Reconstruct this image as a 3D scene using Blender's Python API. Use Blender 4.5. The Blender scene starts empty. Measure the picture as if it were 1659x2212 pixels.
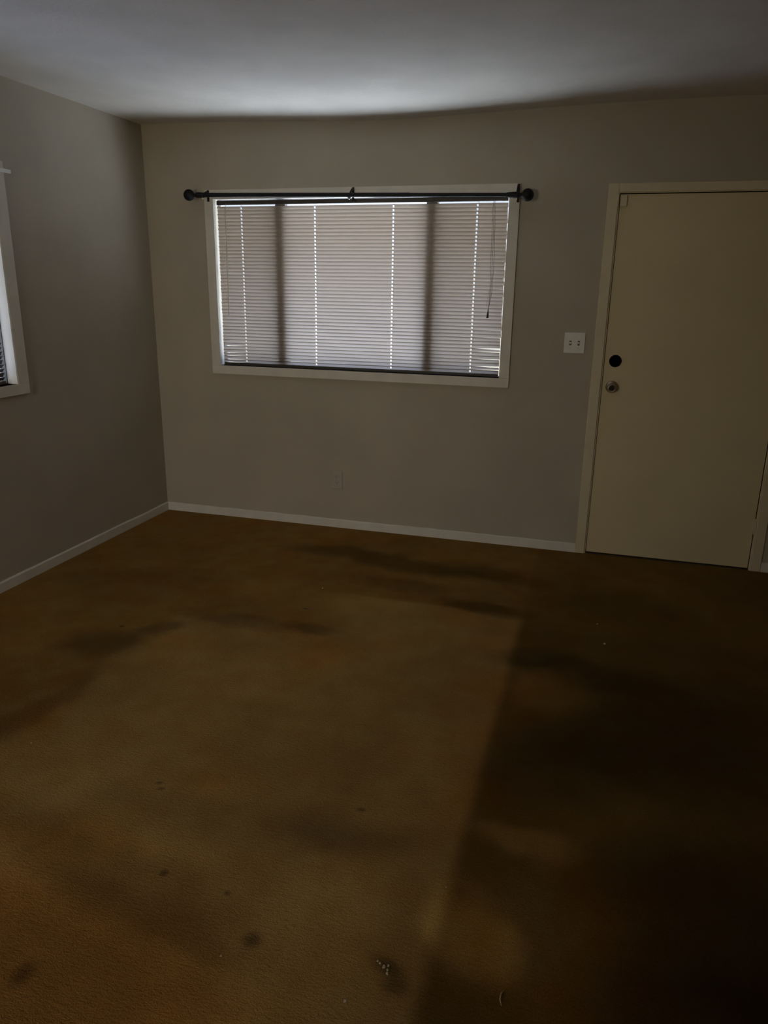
import bpy, bmesh, math, random
from mathutils import Vector, Matrix

# ------------------------------------------------------------------ camera, world, light, exposure
SC = bpy.context.scene
COL = SC.collection
W, H = 1659, 2212
F_PX, YAW, PITCH, ROLL = 1620.5, 0.279, -0.2936, -0.0151
cam_d = bpy.data.cameras.new('camera')
cam = bpy.data.objects.new('camera', cam_d); COL.objects.link(cam)
cam_d.sensor_fit = 'VERTICAL'; cam_d.sensor_height = 36.0
cam_d.lens = 36.0 * F_PX / H
cam_d.clip_start = 0.02
Rm = Matrix.Rotation(YAW, 3, 'Z') @ Matrix.Rotation(PITCH, 3, 'X') @ Matrix.Rotation(ROLL, 3, 'Y')
base = Matrix(((1, 0, 0), (0, 0, -1), (0, 1, 0)))      # camera axes: looks along +y, z up
cam.matrix_world = Matrix.Translation((2.888, -4.498, 1.5495)) @ (Rm @ base).to_4x4()
SC.camera = cam

world = bpy.data.worlds.new('world'); SC.world = world
world.use_nodes = True
wn = world.node_tree.nodes; wl = world.node_tree.links
bg = wn['Background']
geo = wn.new('ShaderNodeNewGeometry'); sep = wn.new('ShaderNodeSeparateXYZ')
rmp = wn.new('ShaderNodeValToRGB')
tc = wn.new('ShaderNodeTexCoord')
wl.new(tc.outputs['Generated'], sep.inputs[0])
mr = wn.new('ShaderNodeMapRange'); mr.inputs[1].default_value = -1; mr.inputs[2].default_value = 1
wl.new(sep.outputs['Z'], mr.inputs[0]); wl.new(mr.outputs[0], rmp.inputs[0])
rmp.color_ramp.elements[0].position = 0.42; rmp.color_ramp.elements[0].color = (0.65, 0.59, 0.48, 1)
rmp.color_ramp.elements[1].position = 0.66; rmp.color_ramp.elements[1].color = (0.46, 0.62, 1.05, 1)
wl.new(rmp.outputs[0], bg.inputs[0])
ms = wn.new('ShaderNodeMapRange'); ms.interpolation_type = 'SMOOTHSTEP'       # the open sky is brighter than the horizon
for i_, v_ in enumerate((0.25, 0.62, 2.8, 16.0)): ms.inputs[i_ + 1].default_value = v_
wl.new(sep.outputs['Z'], ms.inputs[0]); wl.new(ms.outputs[0], bg.inputs[1])

def area(name, loc, rot, sx, sy, power, color):
    d = bpy.data.lights.new(name, 'AREA'); d.shape = 'RECTANGLE'; d.size = sx; d.size_y = sy
    d.energy = power; d.color = color
    o = bpy.data.objects.new(name, d); COL.objects.link(o); o.location = loc; o.rotation_euler = rot
    return o
PI = math.pi
# daylight bouncing up off the sunlit ground outside each window
area('daylight_yard', (1.9, 2.0, -0.05), (PI, 0, 0), 6.0, 2.7, 590, (0.90, 0.95, 1.02))
area('daylight_by_wall', (1.6, 0.42, -0.05), (PI, 0, 0), 4.6, 0.56, 110, (0.86, 0.94, 1.06))
area('daylight_side_window', (-1.1, -2.2, -0.05), (PI, 0, 0), 1.6, 2.6, 7, (0.88, 0.97, 1.08))
# warm fill added behind the camera, shining in through a made-up rear opening
area('rear_fill', (1.0, -7.30, 1.55), (PI / 2, 0, 0), 1.35, 1.45, 49, (1.0, 0.90, 0.64))

vs = SC.view_settings
vs.view_transform = 'Standard'; vs.look = 'None'; vs.gamma = 1; vs.use_curve_mapping = False
vs.exposure = 0.0
cy = SC.cycles
cy.use_denoising = True
try: cy.denoiser = 'OPENIMAGEDENOISE'
except Exception: pass
cy.max_bounces = 10; cy.diffuse_bounces = 6; cy.transparent_max_bounces = 12
cy.caustics_reflective = False; cy.caustics_refractive = False
cy.sample_clamp_indirect = 4.0

# ------------------------------------------------------------------ node / mesh helpers
class NT:
    def __init__(s, m): s.t = m.node_tree; s.n = s.t.nodes; s.l = s.t.links
    def node(s, typ, **kw):
        n = s.n.new(typ)
        for k, v in kw.items(): setattr(n, k, v)
        return n
    def put(s, sock, v):
        if isinstance(v, bpy.types.NodeSocket): s.l.new(v, sock)
        else: sock.default_value = v
    def math(s, op, a, b=0.0, clamp=False):
        n = s.node('ShaderNodeMath', operation=op); n.use_clamp = clamp
        s.put(n.inputs[0], a); s.put(n.inputs[1], b); return n.outputs[0]
    def range(s, v, a, b, c=0.0, d=1.0):
        n = s.node('ShaderNodeMapRange', interpolation_type='SMOOTHSTEP')
        s.put(n.inputs[0], v)
        for i, q in enumerate((a, b, c, d)): n.inputs[i + 1].default_value = q
        return n.outputs[0]
    def noise(s, vec, scale, detail=3, rough=0.55):
        n = s.node('ShaderNodeTexNoise'); n.inputs['Scale'].default_value = scale
        n.inputs['Detail'].default_value = detail; n.inputs['Roughness'].default_value = rough
        if vec is not None: s.l.new(vec, n.inputs['Vector'])
        return n
    def mix(s, f, a, b, mode='MIX'):
        n = s.node('ShaderNodeMix', data_type='RGBA', blend_type=mode)
        s.put(n.inputs[0], f); s.put(n.inputs[6], a); s.put(n.inputs[7], b); return n.outputs[2]
def rgba(c): return (c[0], c[1], c[2], 1)
def paint(name, color, rough=0.6, var=0.06, scale=6, bump=0.0, bscale=120, spec=0.3, metal=0.0, dist=0.002):
    m = bpy.data.materials.new(name); m.use_nodes = True; t = NT(m)
    b = t.n['Principled BSDF']
    tcn = t.node('ShaderNodeTexCoord')
    ns = t.noise(tcn.outputs['Object'], scale, 4)
    v = t.range(ns.outputs[0], 0.3, 0.7, 1 - var, 1 + var)
    h = t.node('ShaderNodeHueSaturation'); h.inputs['Color'].default_value = rgba(color); t.l.new(v, h.inputs['Value'])
    t.l.new(h.outputs[0], b.inputs['Base Color'])
    b.inputs['Roughness'].default_value = rough; b.inputs['Metallic'].default_value = metal
    b.inputs['Specular IOR Level'].default_value = spec
    if bump:
        n2 = t.noise(tcn.outputs['Object'], bscale, 3)
        bp = t.node('ShaderNodeBump'); bp.inputs['Strength'].default_value = bump; bp.inputs['Distance'].default_value = dist
        t.l.new(n2.outputs[0], bp.inputs['Height']); t.l.new(bp.outputs[0], b.inputs['Normal'])
    return m

def link(name, mesh, mat, parent=None, smooth=False):
    o = bpy.data.objects.new(name, mesh); COL.objects.link(o)
    if mat: mesh.materials.append(mat)
    if smooth:
        for p in mesh.polygons: p.use_smooth = True
    if parent: o.parent = parent
    return o
def obj(name, bm, mat, parent=None, smooth=False):
    me = bpy.data.meshes.new(name); bmesh.ops.recalc_face_normals(bm, faces=bm.faces[:]); bm.to_mesh(me); bm.free()
    return link(name, me, mat, parent, smooth)
def B(bm, x0, x1, y0, y1, z0, z1, bev=0.0):
    vs_ = [bm.verts.new(p) for p in ((x0,y0,z0),(x1,y0,z0),(x1,y1,z0),(x0,y1,z0),(x0,y0,z1),(x1,y0,z1),(x1,y1,z1),(x0,y1,z1))]
    fs = [bm.faces.new([vs_[i] for i in f]) for f in ((0,3,2,1),(4,5,6,7),(0,1,5,4),(1,2,6,5),(2,3,7,6),(3,0,4,7))]
    if bev:
        es = list({e for f in fs for e in f.edges})
        bmesh.ops.bevel(bm, geom=es, offset=bev, segments=2, affect='EDGES', profile=0.5)
    return bm
def box(name, mat, parent, *a, bev=0.0):
    return obj(name, B(bmesh.new(), *a, bev=bev), mat, parent)
def lathe(bm, prof, origin, axis, n=32):
    """prof: list of (radius, distance along axis)."""
    a = Vector(axis).normalized()
    u = a.orthogonal().normalized(); v = a.cross(u); o = Vector(origin)
    rings = []
    for r, d in prof:
        if r < 1e-6: rings.append([bm.verts.new(o + a * d)])
        else: rings.append([bm.verts.new(o + a * d + (u * math.cos(2*PI*k/n) + v * math.sin(2*PI*k/n)) * r) for k in range(n)])
    for p, q in zip(rings, rings[1:]):
        for k in range(n):
            k2 = (k + 1) % n
            if len(p) == 1 and len(q) == 1: continue
            if len(p) == 1: bm.faces.new((p[0], q[k], q[k2]))
            elif len(q) == 1: bm.faces.new((p[k], p[k2], q[0]))
            else: bm.faces.new((p[k], p[k2], q[k2], q[k]))
    return bm
def tube(bm, pts, r, n=8):
    rings = []
    P = [Vector(p) for p in pts]
    ref = None
    for i, p in enumerate(P):
        d = (P[min(i+1, len(P)-1)] - P[max(i-1, 0)]).normalized()
        u = d.orthogonal().normalized() if ref is None else (ref - d * ref.dot(d)).normalized()
        ref = u; v = d.cross(u)
        rr = r[i] if isinstance(r, (list, tuple)) else r
        rings.append([bm.verts.new(p + (u * math.cos(2*PI*k/n) + v * math.sin(2*PI*k/n)) * rr) for k in range(n)])
    for a, b in zip(rings, rings[1:]):
        for k in range(n):
            bm.faces.new((a[k], a[(k+1) % n], b[(k+1) % n], b[k]))
    bm.faces.new(rings[0]); bm.faces.new(rings[-1])
    return bm
def tag(o, label, cat, group=None):
    o['label'] = label; o['category'] = cat
    if group: o['group'] = group
    return o
def thing(name, label, cat, loc=(0,0,0), rz=0.0, group=None):
    o = bpy.data.objects.new(name, None); COL.objects.link(o); o.location = loc; o.rotation_euler = (0,0,rz)
    o.empty_display_size = 0.1
    return tag(o, label, cat, group)
def struct(o): o['kind'] = 'structure'; return o

# ------------------------------------------------------------------ materials
M_wall = paint('wall_paint', (0.47, 0.42, 0.335), 0.75, 0.05, 2.2, 0.25, 90, dist=0.001)
M_ceil = paint('ceiling_paint', (0.73, 0.70, 0.655), 0.85, 0.05, 3.0, 0.5, 70, dist=0.003)
M_trim = paint('trim_paint', (0.72, 0.68, 0.60), 0.5, 0.05, 9, 0.15, 40, dist=0.001)
M_door = paint('door_paint', (0.68, 0.58, 0.36), 0.5, 0.03, 3, 0.1, 60, dist=0.001)
M_dtrim = paint('door_trim_paint', (0.68, 0.59, 0.42), 0.5, 0.04, 5, 0.15, 40, dist=0.001)
M_black = paint('black_metal', (0.008, 0.009, 0.011), 0.5, 0.1, 20, spec=0.25)
M_void = paint('matte_black', (0.002, 0.002, 0.002), 0.9, 0.05, 10, spec=0.02)
M_white = paint('white_plastic', (0.78, 0.76, 0.72), 0.4, 0.02, 10)
M_slot = paint('dark_slot', (0.03, 0.022, 0.015), 0.6, 0.05, 10)
M_steel = paint('brushed_steel', (0.50, 0.44, 0.35), 0.3, 0.06, 40, spec=0.5, metal=1.0)
M_brownrail = paint('brown_rail', (0.06, 0.05, 0.04), 0.45, 0.1, 20)
M_cord = paint('brown_cord', (0.10, 0.08, 0.06), 0.8, 0.1, 60)
M_wand = paint('clear_amber_wand', (0.62, 0.52, 0.36), 0.3, 0.03, 20)
M_alum = paint('window_aluminium', (0.16, 0.15, 0.14), 0.5, 0.05, 20)
M_whiterod = paint('white_rod', (0.90, 0.92, 0.90), 0.35, 0.03, 20)
M_eave = paint('eave_paint', (0.34, 0.21, 0.09), 0.7, 0.06, 5)
M_conc = paint('outdoor_concrete', (0.45, 0.44, 0.42), 0.9, 0.1, 4)

def slat_material(name, base, trc, k):
    m = bpy.data.materials.new(name); m.use_nodes = True; t = NT(m)
    b = t.n['Principled BSDF']
    b.inputs['Base Color'].default_value = rgba(base); b.inputs['Roughness'].default_value = 0.42
    tr = t.node('ShaderNodeBsdfTranslucent'); tr.inputs[0].default_value = rgba(trc)
    mx = t.node('ShaderNodeMixShader'); mx.inputs[0].default_value = k
    t.l.new(b.outputs[0], mx.inputs[1]); t.l.new(tr.outputs[0], mx.inputs[2])
    t.l.new(mx.outputs[0], t.n['Material Output'].inputs[0]); return m
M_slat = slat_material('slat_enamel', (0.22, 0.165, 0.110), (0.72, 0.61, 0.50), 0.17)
M_slat_shaded = slat_material('shaded_slat_enamel', (0.045, 0.030, 0.022), (0.2, 0.14, 0.1), 0.03)  # brown slats again, with the side window's shade put into the colour
def clear_material(name, tint, gloss):
    m = bpy.data.materials.new(name); m.use_nodes = True; t = NT(m)
    t.n.remove(t.n['Principled BSDF'])
    a = t.node('ShaderNodeBsdfTransparent'); a.inputs[0].default_value = rgba(tint)
    g = t.node('ShaderNodeBsdfGlossy'); g.inputs['Roughness'].default_value = 0.03
    mx = t.node('ShaderNodeMixShader'); mx.inputs[0].default_value = gloss
    t.l.new(a.outputs[0], mx.inputs[1]); t.l.new(g.outputs[0], mx.inputs[2])
    t.l.new(mx.outputs[0], t.n['Material Output'].inputs[0]); return m
M_glass = clear_material('window_glass', (0.95, 0.97, 0.96), 0.05)
M_screen = clear_material('insect_screen', (0.80, 0.79, 0.77), 0.0)

def carpet_material():
    m = bpy.data.materials.new('carpet'); m.use_nodes = True; t = NT(m)
    b = t.n['Principled BSDF']; b.inputs['Roughness'].default_value = 0.95
    b.inputs['Specular IOR Level'].default_value = 0.08
    tcn = t.node('ShaderNodeTexCoord'); P = tcn.outputs['Object']
    # worn, wobbly coordinates for the stain outlines
    wob = t.noise(P, 3.2, 4)
    sb = t.node('ShaderNodeVectorMath', operation='SUBTRACT'); t.l.new(wob.outputs[1], sb.inputs[0]); sb.inputs[1].default_value = (0.5,)*3
    sc_ = t.node('ShaderNodeVectorMath', operation='SCALE'); t.l.new(sb.outputs[0], sc_.inputs[0]); sc_.inputs[3].default_value = 0.22
    ad = t.node('ShaderNodeVectorMath', operation='ADD'); t.l.new(P, ad.inputs[0]); t.l.new(sc_.outputs[0], ad.inputs[1])
    PW = ad.outputs[0]
    sx = t.node('ShaderNodeSeparateXYZ'); t.l.new(P, sx.inputs[0]); X, Y = sx.outputs[0], sx.outputs[1]
    sw = t.node('ShaderNodeSeparateXYZ'); t.l.new(PW, sw.inputs[0]); XW, YW = sw.outputs[0], sw.outputs[1]
    big = t.noise(P, 1.3, 5, 0.6); mid = t.noise(P, 6.5, 5, 0.6); fine = t.noise(P, 240, 2, 0.6)
    def ell(x, y, rx, ry, ang, amt, soft=0.55, warped=True):
        mp = t.node('ShaderNodeMapping', vector_type='TEXTURE')
        mp.inputs['Location'].default_value = (x, y, 0); mp.inputs['Rotation'].default_value = (0, 0, math.radians(ang))
        mp.inputs['Scale'].default_value = (rx, ry, 1000)
        t.l.new(PW if warped else P, mp.inputs[0])
        ln = t.node('ShaderNodeVectorMath', operation='LENGTH'); t.l.new(mp.outputs[0], ln.inputs[0])
        return t.range(ln.outputs['Value'], 1 - soft, 1 + soft, 1 - amt, 1.0)
    # the cleaner rectangle a rug once covered
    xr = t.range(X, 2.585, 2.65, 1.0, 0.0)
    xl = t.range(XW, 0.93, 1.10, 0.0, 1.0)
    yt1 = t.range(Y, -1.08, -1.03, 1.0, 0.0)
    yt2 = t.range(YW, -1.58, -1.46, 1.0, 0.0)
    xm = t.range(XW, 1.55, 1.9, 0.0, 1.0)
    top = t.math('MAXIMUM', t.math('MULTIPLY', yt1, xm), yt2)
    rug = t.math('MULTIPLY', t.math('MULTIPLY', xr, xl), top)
    # strip right of the rug: walked-in dirt plus light falloff put into the colour
    right = t.math('MULTIPLY', t.range(X, 2.585, 2.65, 0.0, 1.0), t.range(YW, -1.25, -0.85, 1.0, 0.45))
    f = t.range(big.outputs[0], 0.3, 0.7, 0.86, 1.12)
    f = t.math('MULTIPLY', f, t.range(mid.outputs[0], 0.3, 0.7, 0.90, 1.08))
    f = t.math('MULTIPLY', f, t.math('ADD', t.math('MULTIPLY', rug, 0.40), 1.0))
    f = t.math('MULTIPLY', f, t.math('SUBTRACT', 1.0, t.math('MULTIPLY', right, 0.42)))
    stains = [(0.86,-1.93,0.20,0.11,12,.42),(1.02,-1.70,0.14,0.06,45,.38),(1.35,-1.53,0.32,0.06,-3,.30),(1.70,-1.50,0.14,0.05,-5,.32),
              (1.75,-0.52,0.55,0.10,-8,.45),(2.35,-0.55,0.30,0.12,-10,.40),(1.95,-0.85,0.25,0.10,-10,.28),(2.42,-1.02,0.22,0.05,-5,.45),
              (1.62,-3.05,0.50,0.10,-14,.30),(1.95,-3.18,0.35,0.06,-10,.22),(1.9,-2.80,0.45,0.10,5,.20),(2.3,-2.75,0.2,0.08,10,.18),
              (2.72,-1.47,0.18,0.10,10,.35),(2.86,-2.25,0.25,0.22,20,.35),(3.25,-1.9,0.4,0.35,0,.35),(3.1,-0.8,0.35,0.2,0,.25),
              (3.35,-2.8,0.35,0.3,0,.45),(3.25,-3.1,0.25,0.2,0,.45),(2.95,-1.55,0.3,0.12,0,.3),(0.95,-2.55,0.06,0.45,-4,.22),(0.55,-1.2,0.5,0.12,20,.15),(1.70,-3.42,0.38,0.25,0,.38),(0.95,-2.35,0.3,0.4,0,.18)]
    for s in stains: f = t.math('MULTIPLY', f, ell(*s))
    lights = [(2.78,-1.72,0.15,0.18,0,.65),(2.80,-2.63,0.13,0.07,0,.75),(2.72,-3.0,0.10,0.13,30,1.0),(1.55,-1.12,0.4,0.14,0,.18),
              (2.95,-3.0,0.3,0.22,0,.35),(2.95,-2.4,0.2,0.15,0,.3),(2.35,-3.1,0.18,0.25,0,.25)]
    for x, y, rx, ry, a, k in lights: f = t.math('MULTIPLY', f, ell(x, y, rx, ry, a, -k))
    small = [(2.188,-3.176,0.022,0.022,0,.6),(1.861,-3.047,0.010,0.010,0,.6),(2.533,-3.155,0.045,0.022,-25,.55),(2.56,-3.20,0.03,0.02,0,.45),
             (1.634,-2.71,0.012,0.007,30,.5),(1.655,-2.735,0.012,0.006,20,.5),(2.297,-2.64,0.014,0.008,0,.5),(2.06,-3.06,0.008,0.008,0,.5),
             (1.72,-3.42,0.02,0.03,0,.5),(2.33,-3.45,0.02,0.015,0,.5),(0.83,-1.75,0.012,0.01,0,.5)]
    for x, y, rx, ry, a, k in small: f = t.math('MULTIPLY', f, ell(x, y, rx, ry, a, k, 0.85, False))
    f = t.math('MULTIPLY', f, t.range(fine.outputs[0], 0.25, 0.75, 0.82, 1.18))
    hue = t.mix(t.range(mid.outputs[0], 0.35, 0.65), (0.255, 0.138, 0.030, 1), (0.235, 0.143, 0.040, 1))
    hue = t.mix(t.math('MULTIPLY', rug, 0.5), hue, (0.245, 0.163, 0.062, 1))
    orange = t.range(t.noise(P, 2.1, 3).outputs[0], 0.5, 0.7, 0.0, 0.6)
    orange = t.math('MAXIMUM', orange, t.math('SUBTRACT', 1.0, ell(1.75, -3.38, 0.55, 0.28, -10, 0.8)))
    hue = t.mix(orange, hue, (0.285, 0.124, 0.024, 1))
    cmb = t.node('ShaderNodeCombineColor')
    for i in range(3): t.l.new(f, cmb.inputs[i])
    col = t.mix(1.0, hue, cmb.outputs[0], 'MULTIPLY')
    t.l.new(col, b.inputs['Base Color'])
    # twisted pile
    mp = t.node('ShaderNodeMapping'); mp.inputs['Scale'].default_value = (0.6, 1.2, 1); t.l.new(P, mp.inputs[0])
    n1 = t.noise(mp.outputs[0], 95, 4, 0.65); n2 = t.noise(P, 260, 2)
    hgt = t.math('ADD', n1.outputs[0], t.math('MULTIPLY', n2.outputs[0], 0.5))
    bp = t.node('ShaderNodeBump'); bp.inputs['Strength'].default_value = 0.65; bp.inputs['Distance'].default_value = 0.006
    t.l.new(hgt, bp.inputs['Height']); t.l.new(bp.outputs[0], b.inputs['Normal'])
    return m
M_carpet = carpet_material()

# ------------------------------------------------------------------ room shell
RX, RY, HC, T = 5.0, -7.2, 2.478, 0.12
# window openings (inner edges of the trim)
WX0, WX1, WZ0, WZ1 = 0.471, 2.300, 1.033, 2.045
LY1, LY0, LZ0, LZ1 = -1.303, -2.90, 1.037, 2.045
DX0, DX1, DZ = 2.883, 3.797, 2.036

floor = struct(box('floor', M_carpet, None, -T, RX + T, RY - T, T, -0.10, 0.0))

bm = bmesh.new()                       # back wall with the window opening and the door niche
B(bm, -T, WX0, 0, T, 0, 2.62); B(bm, WX0, WX1, 0, T, 0, WZ0); B(bm, WX0, WX1, 0, T, WZ1, 2.62)
B(bm, WX1, DX0, 0, T, 0, 2.62); B(bm, DX0, DX1, 0.055, T, 0, DZ); B(bm, DX0, DX1, 0, T, DZ, 2.62); B(bm, DX1, RX + T, 0, T, 0, 2.62)
struct(obj('wall_back', bm, M_wall))
bm = bmesh.new()
B(bm, -T, 0, LY1, 0, 0, 2.62); B(bm, -T, 0, LY0, LY1, 0, LZ0); B(bm, -T, 0, LY0, LY1, LZ1, 2.62); B(bm, -T, 0, RY, LY0, 0, 2.62)
struct(obj('wall_left', bm, M_wall))
struct(box('wall_right', M_wall, None, RX, RX + T, RY, 0, 0, 2.62))
bm = bmesh.new()
B(bm, -T, 0.3, RY - T, RY, 0, 2.62); B(bm, 1.7, RX + T, RY - T, RY, 0, 2.62); B(bm, 0.3, 1.7, RY - T, RY, 0, 0.8); B(bm, 0.3, 1.7, RY - T, RY, 2.3, 2.62)  # opening added to let the warm rear fill in
struct(obj('wall_front', bm, M_wall))
bm = bmesh.new(); B(bm, 1.67, RX, -5.65, -5.55, 0, 2.62); B(bm, 0, 1.67, -5.65, -5.55, 1.92, 2.62)
struct(obj('shade_partition', bm, M_wall))   # added behind the camera to shade the right side and the wall top

def zceil(x, y):                       # the plaster ceiling sags a little over the window
    return HC - 0.036 * math.exp(-((x - 1.6) / 0.85) ** 2) * math.exp(-(y / 1.2) ** 2)
bm = bmesh.new(); NX, NY = 48, 48
def sheet(zf):
    return [[bm.verts.new((-T + (RX + 2*T) * i / NX, T - (T - RY + T) * (j / NY) ** 1.5, zf(-T + (RX + 2*T) * i / NX, T - (T - RY + T) * (j / NY) ** 1.5)))
             for j in range(NY + 1)] for i in range(NX + 1)]
lo = sheet(zceil); hi = sheet(lambda x, y: 2.66)
for i in range(NX):
    for j in range(NY):
        bm.faces.new((lo[i][j], lo[i][j+1], lo[i+1][j+1], lo[i+1][j])); bm.faces.new((hi[i][j], hi[i+1][j], hi[i+1][j+1], hi[i][j+1]))
for i in range(NX):
    bm.faces.new((lo[i][0], lo[i+1][0], hi[i+1][0], hi[i][0])); bm.faces.new((lo[i][NY], hi[i][NY], hi[i+1][NY], lo[i+1][NY]))
for j in range(NY):
    bm.faces.new((lo[0][j], hi[0][j], hi[0][j+1], lo[0][j+1])); bm.faces.new((lo[NX][j], lo[NX][j+1], hi[NX][j+1], hi[NX][j]))
struct(obj('ceiling', bm, M_ceil, None, True))

def baseboard(name, p0, p1, nrm, seed, h=0.056, th=0.012):
    """painted board along p0-p1 with a slightly wavy painted top edge"""
    rnd = random.Random(seed); bm = bmesh.new(); n = 60
    p0, p1, nr = Vector(p0), Vector(p1), Vector(nrm)
    rows = []
    for i in range(n + 1):
        q = p0.lerp(p1, i / n); w = rnd.uniform(-0.0015, 0.0015)
        rows.append([bm.verts.new(q + nr * a + Vector((0, 0, z))) for a, z in ((0, 0), (th, 0), (th, h - 0.006 + w), (th * 0.55, h + w), (0, h + w))])
    for a, b_ in zip(rows, rows[1:]):
        for k in range(4): bm.faces.new((a[k], b_[k], b_[k+1], a[k+1]))
        bm.faces.new((a[4], b_[4], b_[0], a[0]))
    bm.faces.new(rows[0]); bm.faces.new(rows[-1])
    return struct(obj(name, bm, M_trim))
baseboard('baseboard_back', (0, 0, 0), (2.822, 0, 0), (0, -1, 0), 1)
baseboard('baseboard_back_right', (3.860, 0, 0), (RX, 0, 0), (0, -1, 0), 5)
baseboard('baseboard_left', (0, -0.012, 0), (0, RY, 0), (1, 0, 0), 2)

# ------------------------------------------------------------------ windows (built in a local frame: x along the wall, +y outside)
def picture_frame(bm, x0, x1, z0, z1, w, y0, y1, bev=0.0, ws=None):
    ws = ws or w
    B(bm, x0 - ws, x1 + ws, y0, y1, z1, z1 + w * 0.9, bev); B(bm, x0 - ws, x1 + ws, y0, y1, z0 - w, z0, bev)
    B(bm, x0 - ws, x0, y0, y1, z0, z1, bev); B(bm, x1, x1 + ws, y0, y1, z0, z1, bev)
def window(name, x0, x1, z0, z1, mulls, screens, loc, rz, ws=0.055):
    bm = bmesh.new(); picture_frame(bm, x0, x1, z0, z1, 0.055, -0.015, 0.0, 0.002, ws)
    w = bpy.data.objects.new(name, None); COL.objects.link(w); w.location = loc; w.rotation_euler = (0, 0, rz); struct(w)
    obj('window_casing', bm, M_trim, w)
    bm = bmesh.new()
    B(bm, x0, x0 + 0.004, -0.013, T, z0, z1); B(bm, x1 - 0.004, x1, -0.013, T, z0, z1); B(bm, x0, x1, -0.013, T, z1 - 0.003, z1)
    obj('window_jamb', bm, M_trim, w)
    box('window_sill', M_trim, w, x0, x1, -0.013, T, z0 - 0.01, z0)
    bm = bmesh.new()
    for a, b_ in ((x0 + 0.004, x0 + 0.008), (x1 - 0.008, x1 - 0.004)): B(bm, a, b_, 0.048, 0.080, z0, z1)
    B(bm, x0, x1, 0.048, 0.080, z1 - 0.006, z1); B(bm, x0, x1, 0.048, 0.080, z0, z0 + 0.004)
    for a, b_ in mulls: B(bm, a, b_, 0.045, 0.083, z0 + 0.02, z1 - 0.02)
    obj('window_frame', bm, M_alum, w)
    edges = [x0 + 0.008] + [v for ab in mulls for v in ab] + [x1 - 0.008]
    for k in range(0, len(edges), 2):
        box('window_pane', M_glass, w, edges[k], edges[k+1], 0.062, 0.065, z0 + 0.004, z1 - 0.006)
        if k // 2 in screens: box('window_screen', M_screen, w, edges[k], edges[k+1], 0.0795, 0.080, z0 + 0.004, z1 - 0.006)
    return w
window('window_1', WX0, WX1, WZ0, WZ1, [(0.865, 0.930), (1.815, 1.880)], (0, 2), (0, 0, 0), 0)
# local x of the left window runs along +y of the room once turned by 90 degrees; +y local points to -x
window('window_2', LY0, LY1, LZ0, LZ1, [(-2.13, -2.06)], (0,), (0, 0, 0), PI / 2, 0.076)

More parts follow.
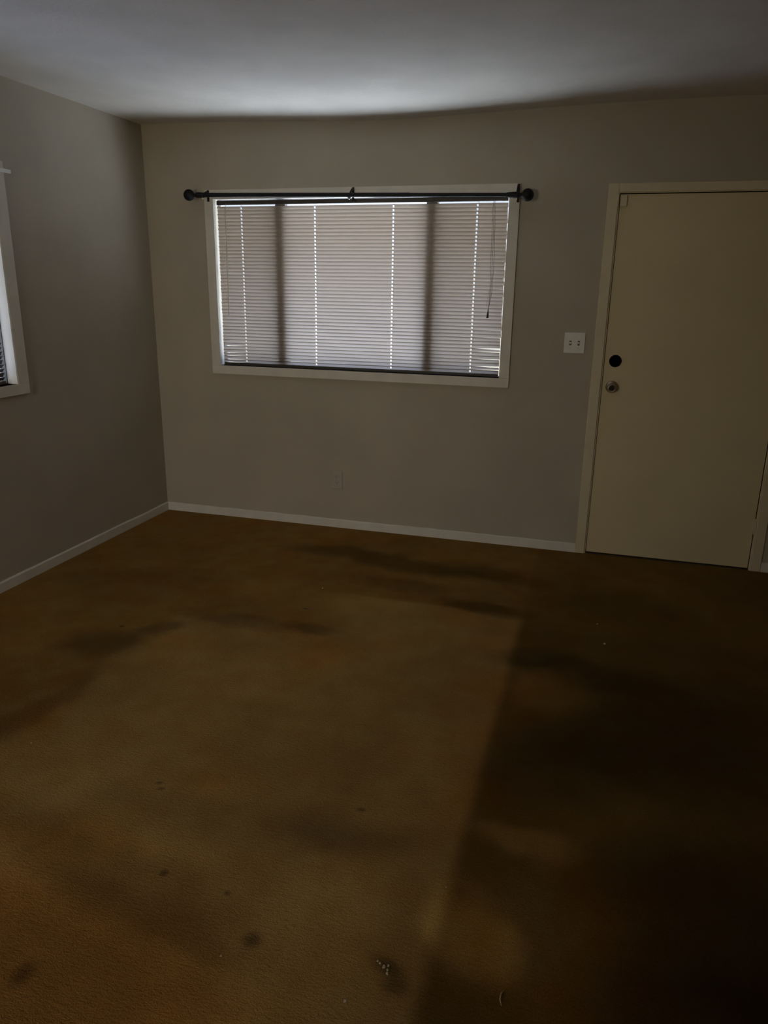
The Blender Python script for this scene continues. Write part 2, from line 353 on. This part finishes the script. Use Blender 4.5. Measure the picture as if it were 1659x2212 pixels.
def blind(name, label, x0l, x1l, zt, zb, n, ladders, loc, rz, seed, droop, wand=None, cord=None, tilt=66.0, mat=None):
    t = thing(name, label, 'window blind', loc, rz, 'brown slatted window blinds')
    rnd = random.Random(seed)
    YC, SW = 0.022, 0.025
    bm = bmesh.new(); B(bm, x0l + 0.002, x1l - 0.002, 0.008, 0.034, zt + 0.008, zt + 0.033, 0.002)
    obj('headrail', bm, M_brownrail, t)
    # slats
    bm = bmesh.new(); S = [-1, -0.52, -0.17, 0.17, 0.52, 1]
    xs = set()
    for i in range(int((x1l - x0l) / 0.04) + 2): xs.add(round(min(x0l + i * 0.04, x1l), 4))
    for L in ladders:
        xs = {x for x in xs if abs(x - L) > 0.012}; xs |= {L - 0.0046, L + 0.0046}
    xs = sorted(xs)
    for i in range(n):
        zc = zt - 0.012 - (zt - zb - 0.018) * i / (n - 1)
        jx0, jx1 = rnd.uniform(-0.002, 0.002), rnd.uniform(-0.002, 0.002)
        jt = rnd.uniform(-1.5, 1.5); ph = rnd.uniform(0, 6)
        rows = []
        for k, x in enumerate(xs):
            dt, dz = droop(i, n, x)
            a = math.radians(tilt + jt + dt + 0.8 * math.sin(x * 3 + ph))
            row = []
            xx = x + (jx0 if k == 0 else 0) + (jx1 if k == len(xs) - 1 else 0)
            cut = 0.72 if k in (0, len(xs) - 1) else 1
            for s in S:
                c = 0.0022 * (1 - s * s)
                y = YC - s * SW / 2 * math.cos(a) + c * math.sin(a)
                z = zc + dz + s * SW / 2 * math.sin(a) + c * math.cos(a)
                row.append(bm.verts.new((xx, y, z)))
            rows.append(row)
        for k in range(len(xs) - 1):
            hole = any(abs((xs[k] + xs[k+1]) / 2 - L) < 0.001 for L in ladders)
            for q in range(5):
                if hole and q in (1, 2, 3): continue
                bm.faces.new((rows[k][q], rows[k+1][q], rows[k+1][q+1], rows[k][q+1]))
    obj('slats', bm, mat or M_slat, t, True)
    bm = bmesh.new(); B(bm, x0l + 0.003, x1l - 0.003, 0.012, 0.033, zb - 0.017, zb - 0.005, 0.003)
    obj('bottom_rail', bm, M_brownrail, t)
    for L in ladders:
        bm = bmesh.new()
        for yy in (YC - 0.0065, YC + 0.0065): tube(bm, [(L + 0.007, yy, zt + 0.01), (L + 0.007, yy, zb - 0.01)], 0.0004, 5)
        tube(bm, [(L, YC, zt + 0.01), (L, YC, zb - 0.01)], 0.0005, 5)
        obj('ladder_cord', bm, M_cord, t)
    if wand:
        bm = bmesh.new(); tube(bm, [(wand[0], 0.004, zt + 0.015), (wand[0], -0.002, zt + 0.006), (wand[0] - 0.001, -0.008, zt - 0.01)], 0.0012, 6)
        tube(bm, [(wand[0] - 0.001, -0.008, zt - 0.008), (wand[0] - 0.007, -0.008, wand[1])], 0.0024, 6)
        obj('tilt_wand', bm, M_wand, t)
    if cord:
        c0, zc1 = cord; bm = bmesh.new()
        for k, o_ in enumerate((-0.003, 0.001, 0.005)):
            tube(bm, [(c0 + o_, 0.004, zt + 0.012), (c0 + o_ * 1.6, -0.006, zt - 0.03), (c0 + 0.006 + o_ * 2.4, -0.008, (zt + zc1) / 2), (c0 + 0.008 + o_ * 1.4, -0.008, zc1 + 0.09), (c0 + o_ * 0.1, -0.008, zc1)], 0.0010, 5)
        tube(bm, [(c0 + 0.0, -0.008, zc1 + 0.11), (c0 - 0.010, -0.008, zc1 + 0.045), (c0 - 0.013, -0.008, zc1 + 0.015)], 0.0008, 5)
        lc = obj('lift_cord', bm, M_cord, t)
        bm = lathe(bmesh.new(), [(0, 0.052), (0.0022, 0.05), (0.003, 0.04), (0.0058, 0.02), (0.0066, 0.002), (0.0060, 0.0), (0, 0.0)], (c0 - 0.003, -0.009, zc1 - 0.05), (0.05, 0, 1), 14)
        obj('cord_tassel', bm, M_slot, lc, True)
    return t
def droop_main(i, n, x):
    k = n - 1 - i                          # 0 = lowest slat
    dt = dz = 0.0
    if x > 2.12:
        u = (x - 2.12) / 0.17
        tab = {1: (-30, 0.0), 2: (0, 0.004), 3: (-14, 0), 4: (-12, .001), 6: (-32, 0.0), 7: (0, 0.004), 9: (-12, -.001), 11: (-14, 0), 13: (-6, 0), 22: (6, -.003)}
        if k in tab: dt, dz = tab[k][0] * min(1, u * 1.6), tab[k][1] * u
    if x < 0.65:
        u = (0.65 - x) / 0.17
        tab = {0: (-22, 0), 2: (-18, 0), 3: (-10, 0), 5: (-20, 0.002), 4: (8, -.002), 26: (10, -.003), 32: (8, -.003), 37: (8, -.002)}
        if k in tab: dt, dz = tab[k][0] * min(1, u * 1.6), tab[k][1] * u
    if k < 3: dt -= 5 * max(0, 1 - abs(x - 1.0) / 0.9)
    return dt, dz
main_blind = blind('window_blind', 'wide brown slatted blind, tilted shut, under the black curtain rod',
      0.486, 2.289, 2.001, 1.056, 45, (0.648, 1.133, 1.623, 2.116), (0, 0, 0), 0, 3, droop_main, (0.556, 1.354), (2.212, 1.425))
def droop_left(i, n, x):
    k = n - 1 - i; dt = 0
    if x > -1.5 and k in (0, 2, 3, 5): dt = -22 * (x + 1.5) / 0.2
    return dt, 0
blind('window_blind', 'shaded brown slatted blind cut off by the left edge of the photo, below the white rod',
      LY0 + 0.012, -1.352, 2.001, 1.062, 45, (-2.75, -2.3, -1.9, -1.47), (0, 0, 0), PI / 2, 8, droop_left, None, None, 58.0, M_slat_shaded)

# ------------------------------------------------------------------ curtain rods
def curtain_rod():
    t = thing('curtain_rod', 'black curtain rod with ball ends across the top of the back window', 'curtain rod', (0, -0.09, 2.05))
    def pos(x): return Vector((x, 0, 0.0055 - (x - 0.34) * 0.0155 + 0.003))
    bm = lathe(bmesh.new(), [(0, 0), (0.0125, 0), (0.0125, 1.30), (0, 1.30)], pos(0.445), pos(2) - pos(1), 24)
    obj('rod_tube', bm, M_black, t, False)
    bm = lathe(bmesh.new(), [(0, 0), (0.0108, 0), (0.0108, 0.66), (0, 0.66)], pos(1.72), pos(2) - pos(1), 24)
    obj('rod_tube', bm, M_black, t, False)
    for xe, sgn in ((0.358, -1), (2.404, 1)):
        d = (pos(2) - pos(1)) * sgn
        prof = [(0, -0.115), (0.0125, -0.115), (0.0135, -0.105), (0.0155, -0.085), (0.0165, -0.062), (0.0150, -0.050), (0.0095, -0.040), (0.0090, -0.034), (0.0150, -0.028)]
        prof += [(0.0335 * math.sin(a), -0.0335 * math.cos(a)) for a in [0.55 + (PI - 0.55) * k / 16 for k in range(1, 17)]]
        obj('finial', lathe(bmesh.new(), prof, pos(xe), d, 32), M_black, t, True)
    for xb in (0.447, 1.388, 2.345):
        p = pos(xb); wz = 0.036
        bm = bmesh.new()
        B(bm, xb - 0.007, xb + 0.007, 0.071, 0.0745, p.z - 0.030, wz + 0.006, 0.001)
        tube(bm, [(xb, 0.072, wz - 0.006), (xb, 0.05, wz - 0.008), (xb, 0.012, p.z + 0.006), (xb, 0.0, p.z - 0.018)], [0.0065, 0.0055, 0.0055, 0.006], 10)
        # open cup under the rod
        n = 12; th = 0.003; r = 0.0135
        ring = [[(xb + s * 0.007, rr * math.cos(a), p.z - rr * math.sin(a)) for s in (-1, 1) for rr in (r, r + th)] for a in [PI * k / n for k in range(n + 1)]]
        V = [[bm.verts.new(q) for q in rg] for rg in ring]
        for a, b_ in zip(V, V[1:]):
            bm.faces.new((a[0], b_[0], b_[2], a[2])); bm.faces.new((a[1], a[3], b_[3], b_[1])); bm.faces.new((a[0], a[1], b_[1], b_[0])); bm.faces.new((a[2], b_[2], b_[3], a[3]))
        bm.faces.new((V[0][0], V[0][2], V[0][3], V[0][1])); bm.faces.new((V[-1][0], V[-1][1], V[-1][3], V[-1][2]))
        br = obj('rod_bracket', bm, M_black, t)
        bm = lathe(bmesh.new(), [(0, 0), (0.006, 0), (0.005, 0.003), (0, 0.004)], (xb, 0.071, wz - 0.001), (0, -1, 0), 12)
        obj('screw', bm, M_black, br)
        bm = lathe(bmesh.new(), [(0, 0), (0.0065, 0), (0.0055, 0.006), (0.0, 0.008)], (xb + 0.002, -0.001, p.z - 0.0165), (0, 0, -1), 14)
        obj('thumb_screw', bm, M_steel, br, False)['label'] = 'bright steel screw under the rod'
curtain_rod()
t = thing('curtain_rod', 'white flat curtain rod end above the left side window', 'curtain rod', (0.045, -1.217, 2.048))
bm = bmesh.new(); B(bm, -0.004, 0.004, -1.85, 0, -0.009, 0.009, 0.003); obj('rod_tube', bm, M_whiterod, t)
bm = bmesh.new(); B(bm, -0.044, 0.0, -0.075, -0.070, -0.008, 0.008); B(bm, -0.045, -0.042, -0.085, -0.060, -0.018, 0.048, 0.001); obj('rod_bracket', bm, M_whiterod, t)

# ------------------------------------------------------------------ entrance door
door = bpy.data.objects.new('door_1', None); COL.objects.link(door); struct(door)
box('door_panel', M_door, door, DX0 + 0.003, DX1 - 0.003, 0.004, 0.048, 0.010, DZ - 0.004, bev=0.0015)
bm = bmesh.new(); rnd = random.Random(4)
def casing(bm, x0, x1, z0, z1, y0=-0.016, y1=0.0): B(bm, x0, x1, y0, y1, z0, z1, 0.004)
casing(bm, DX0 - 0.062, DX0 - 0.006, 0, DZ + 0.050); casing(bm, DX1 + 0.006, DX1 + 0.062, 0, DZ + 0.050); casing(bm, DX0 - 0.006, DX1 + 0.006, DZ + 0.004, DZ + 0.050)
B(bm, DX0 - 0.008, DX0, -0.006, 0.055, 0, DZ); B(bm, DX1, DX1 + 0.008, -0.006, 0.055, 0, DZ); B(bm, DX0 - 0.006, DX1 + 0.006, -0.006, 0.055, DZ, DZ + 0.006)
obj('door_frame', bm, M_dtrim, door)
bm = lathe(bmesh.new(), [(0, 0), (0.034, 0), (0.034, 0.004), (0.031, 0.007), (0.013, 0.009), (0, 0.009)], (2.945, 0.004, 1.158), (0, -1, 0), 40)
obj('deadbolt_plate', bm, M_void, door, False)
knob = obj('door_knob', lathe(bmesh.new(), [(0, 0), (0.035, 0), (0.0345, 0.004), (0.028, 0.009), (0.016, 0.012), (0.0125, 0.020), (0.0125, 0.026), (0.020, 0.034),
      (0.0255, 0.042), (0.0265, 0.050), (0.0245, 0.058), (0.0195, 0.063), (0.0175, 0.0635), (0.0165, 0.061), (0.0155, 0.0605), (0, 0.0605)], (2.940, 0.004, 1.012), (0, -1, 0), 40), M_steel, door, True)
obj('turn_button', lathe(bmesh.new(), [(0, 0), (0.0155, 0), (0.0155, 0.0006), (0.006, 0.001), (0.005, 0.004), (0, 0.0045)], (2.940, -0.0565, 1.012), (0, -1, 0), 24), M_slot, knob)
for z in (0.22, 1.05, 1.84):
    bm = lathe(bmesh.new(), [(0, 0), (0.0065, 0), (0.0065, 0.029), (0.0058, 0.030), (0.0065, 0.031), (0.0065, 0.059), (0.0058, 0.060), (0.0065, 0.061), (0.0065, 0.09), (0, 0.09)], (DX1 + 0.001, -0.003, z), (0, 0, 1), 14)
    B(bm, DX1 - 0.020, DX1, 0.0015, 0.0045, z + 0.004, z + 0.086)
    obj('hinge', bm, M_dtrim, door)
box('door_sensor', M_dtrim, door, 2.886, 2.921, -0.013, 0.0045, 1.972, 2.026, bev=0.002)
box('door_sensor', M_dtrim, door, 2.868, 2.879, -0.026, -0.014, 1.968, 2.030, bev=0.002)
struct(box('trim_1', paint('threshold_wood', (0.05, 0.035, 0.02), 0.7), None, DX0, DX1, -0.004, 0.055, 0.0, 0.006))

# ------------------------------------------------------------------ switch and outlet
t = thing('light_switch', 'white double switch plate on the wall between window and door', 'light switch', (2.713, 0, 1.250))
bm = B(bmesh.new(), -0.0575, 0.0575, -0.0065, 0.0, -0.057, 0.057, 0.0025); obj('wall_plate', bm, M_white, t)
for k, x in enumerate((-0.023, 0.023)):
    box('switch_surround', M_slot, t, x - 0.0058, x + 0.0058, -0.0072, -0.006, -0.0125, 0.0125)
    bm = bmesh.new(); B(bm, -0.0042, 0.0042, -0.014, 0.0, -0.0045, 0.0045, 0.001)
    o = obj('toggle', bm, M_white, t); o.location = (x, -0.004, 0.003 if k == 0 else -0.003); o.rotation_euler = (0.5 if k == 0 else -0.5, 0, 0)
    for z in (-0.030, 0.030):
        obj('screw', lathe(bmesh.new(), [(0, 0), (0.0032, 0), (0.0025, 0.0012), (0, 0.0014)], (x, -0.0063, z), (0, -1, 0), 12), M_steel, t)
t = thing('wall_outlet', 'wall-coloured power outlet low on the wall under the window', 'power outlet', (1.276, 0, 0.326))
M_outp = paint('painted_plate', (0.47, 0.42, 0.36), 0.5, 0.04, 10)
obj('wall_plate', B(bmesh.new(), -0.038, 0.038, -0.006, 0.0, -0.061, 0.061, 0.0022), M_outp, t)
for z in (-0.0195, 0.0195):
    s = obj('socket', lathe(bmesh.new(), [(0, 0), (0.0165, 0), (0.0158, 0.0018), (0, 0.0018)], (0, -0.0055, z), (0, -1, 0), 24), M_outp, t)
    bm = bmesh.new(); B(bm, -0.0078, -0.0055, -0.0078, -0.0070, z - 0.002, z + 0.0065); B(bm, 0.0055, 0.0075, -0.0078, -0.0070, z - 0.001, z + 0.006)
    lathe(bm, [(0, 0), (0.0026, 0), (0.0026, 0.0006), (0, 0.0006)], (0, -0.0072, z - 0.0078), (0, -1, 0), 10)
    obj('socket_slots', bm, M_slot, s)
obj('screw', lathe(bmesh.new(), [(0, 0), (0.003, 0), (0.0024, 0.001), (0, 0.0012)], (0, -0.006, 0), (0, -1, 0), 12), M_steel, t)

# ------------------------------------------------------------------ litter on the carpet
M_crumb = paint('pale_crumb', (0.55, 0.47, 0.33), 0.8, 0.2, 200)
M_chip = paint('white_chip', (0.62, 0.56, 0.46), 0.8, 0.1, 200)
M_straw = paint('dry_straw', (0.50, 0.38, 0.18), 0.8, 0.1, 200)
def shard(bm, x, y, r, h, rnd, n=7):
    lo_ = []; 
    for k in range(n):
        a = 2 * PI * k / n; q = r * rnd.uniform(0.6, 1.2); lo_.append(bm.verts.new((x + q * math.cos(a), y + q * math.sin(a), -0.001)))
    up = [bm.verts.new((v.co.x * 0.8 + x * 0.2, v.co.y * 0.8 + y * 0.2, h * rnd.uniform(0.6, 1))) for v in lo_]
    for k in range(n): bm.faces.new((lo_[k], lo_[(k+1) % n], up[(k+1) % n], up[k]))
    bm.faces.new(up); bm.faces.new(lo_[::-1])
def bit(name, label, cat, x, y, r, h, mat, seed, group=None, many=None):
    rnd = random.Random(seed); bm = bmesh.new()
    for dx, dy, q in (many or [(0, 0, 1)]): shard(bm, dx, dy, r * q, h, rnd)
    o = obj(name, bm, mat); o.location = (x, y, 0.0); return tag(o, label, cat, group)
bit('paint_chip', 'white chip on the dark carpet in front of the door', 'debris', 3.008, -1.238, 0.0065, 0.006, M_chip, 1)
bit('paint_chip', 'tiny grey chip just beyond the white chip, nearer the door', 'debris', 2.972, -1.029, 0.005, 0.002, M_crumb, 2)
bit('paint_chip', 'tiny white speck on the carpet below the outlet', 'debris', 1.56, -1.026, 0.0045, 0.004, M_chip, 3)
bit('paint_chip', 'tiny yellowish speck on the carpet near the left edge of the photo', 'debris', 1.09, -2.651, 0.003, 0.003, M_crumb, 4)
bit('paint_chip', 'small white chip at the bottom of the photo, left of the curved straw', 'debris', 2.461, -3.267, 0.0035, 0.004, M_chip, 5)
bit('crumb', 'tan crumb on the reddish carpet, left of the pale crumb cluster', 'debris', 2.136, -3.240, 0.003, 0.002, M_crumb, 6)
bit('paint_chip', 'tiny white speck on the edge between pale and dark carpet', 'debris', 2.611, -2.87, 0.002, 0.003, M_chip, 7)
crumbs = [(0, 0, 1.5, 'largest pale crumb, at the lower edge of the small dark burn mark'),
          (0.009, 0.006, 1.1, 'pale crumb just above and right of the largest crumb by the burn mark'),
          (0.011, -0.006, 1.0, 'pale crumb touching the right side of the largest crumb by the burn mark'),
          (0.0125, -0.015, 1.2, 'lowest pale crumb of the cluster by the burn mark'),
          (-0.012, 0.007, 0.7, 'small pale crumb just left of the largest crumb by the burn mark'),
          (-0.019, 0.012, 0.9, 'leftmost pale crumb of the cluster by the burn mark')]
for k_, (dx, dy, q, lab) in enumerate(crumbs):
    bit('crumb', lab, 'debris', 2.520 + dx, -3.156 + dy, 0.0032 * q, 0.004, M_crumb, 11 + k_, 'crumbs beside the burn mark')
bm = bmesh.new(); tube(bm, [(0.002, -0.022, 0.002), (-0.003, -0.008, 0.004), (-0.002, 0.008, 0.004), (0.004, 0.020, 0.002)], [0.0006, 0.002, 0.0018, 0.0005], 6)
o = tag(obj('straw', bm, M_straw), 'curved yellow bit of straw on the carpet at the bottom of the photo', 'debris'); o.location = (2.799, -3.154, 0)
bm = bmesh.new(); tube(bm, [(-0.018, 0.002, 0.002), (0, 0, 0.003), (0.018, -0.001, 0.002)], [0.0010, 0.0018, 0.0008], 6)
o = tag(obj('twig', bm, M_slot), 'thin dark twig on the carpet in front of the window wall', 'debris'); o.location = (1.574, -1.303, 0)

# ------------------------------------------------------------------ ground and added shading eaves outside the windows
struct(box('ground_outside', M_conc, None, -6, 9, -9, 9, -0.35, -0.15))
struct(box('shade_eave', M_eave, None, -1.0, RX + 0.5, T, 1.05, 2.30, 2.43))  # unseen overhang, added to keep sky light off the upper slats
struct(box('shade_eave_side', M_eave, None, -2.3, -T, RY, T, 2.22, 2.35))  # unseen overhang, added and widened to block sky at the side window
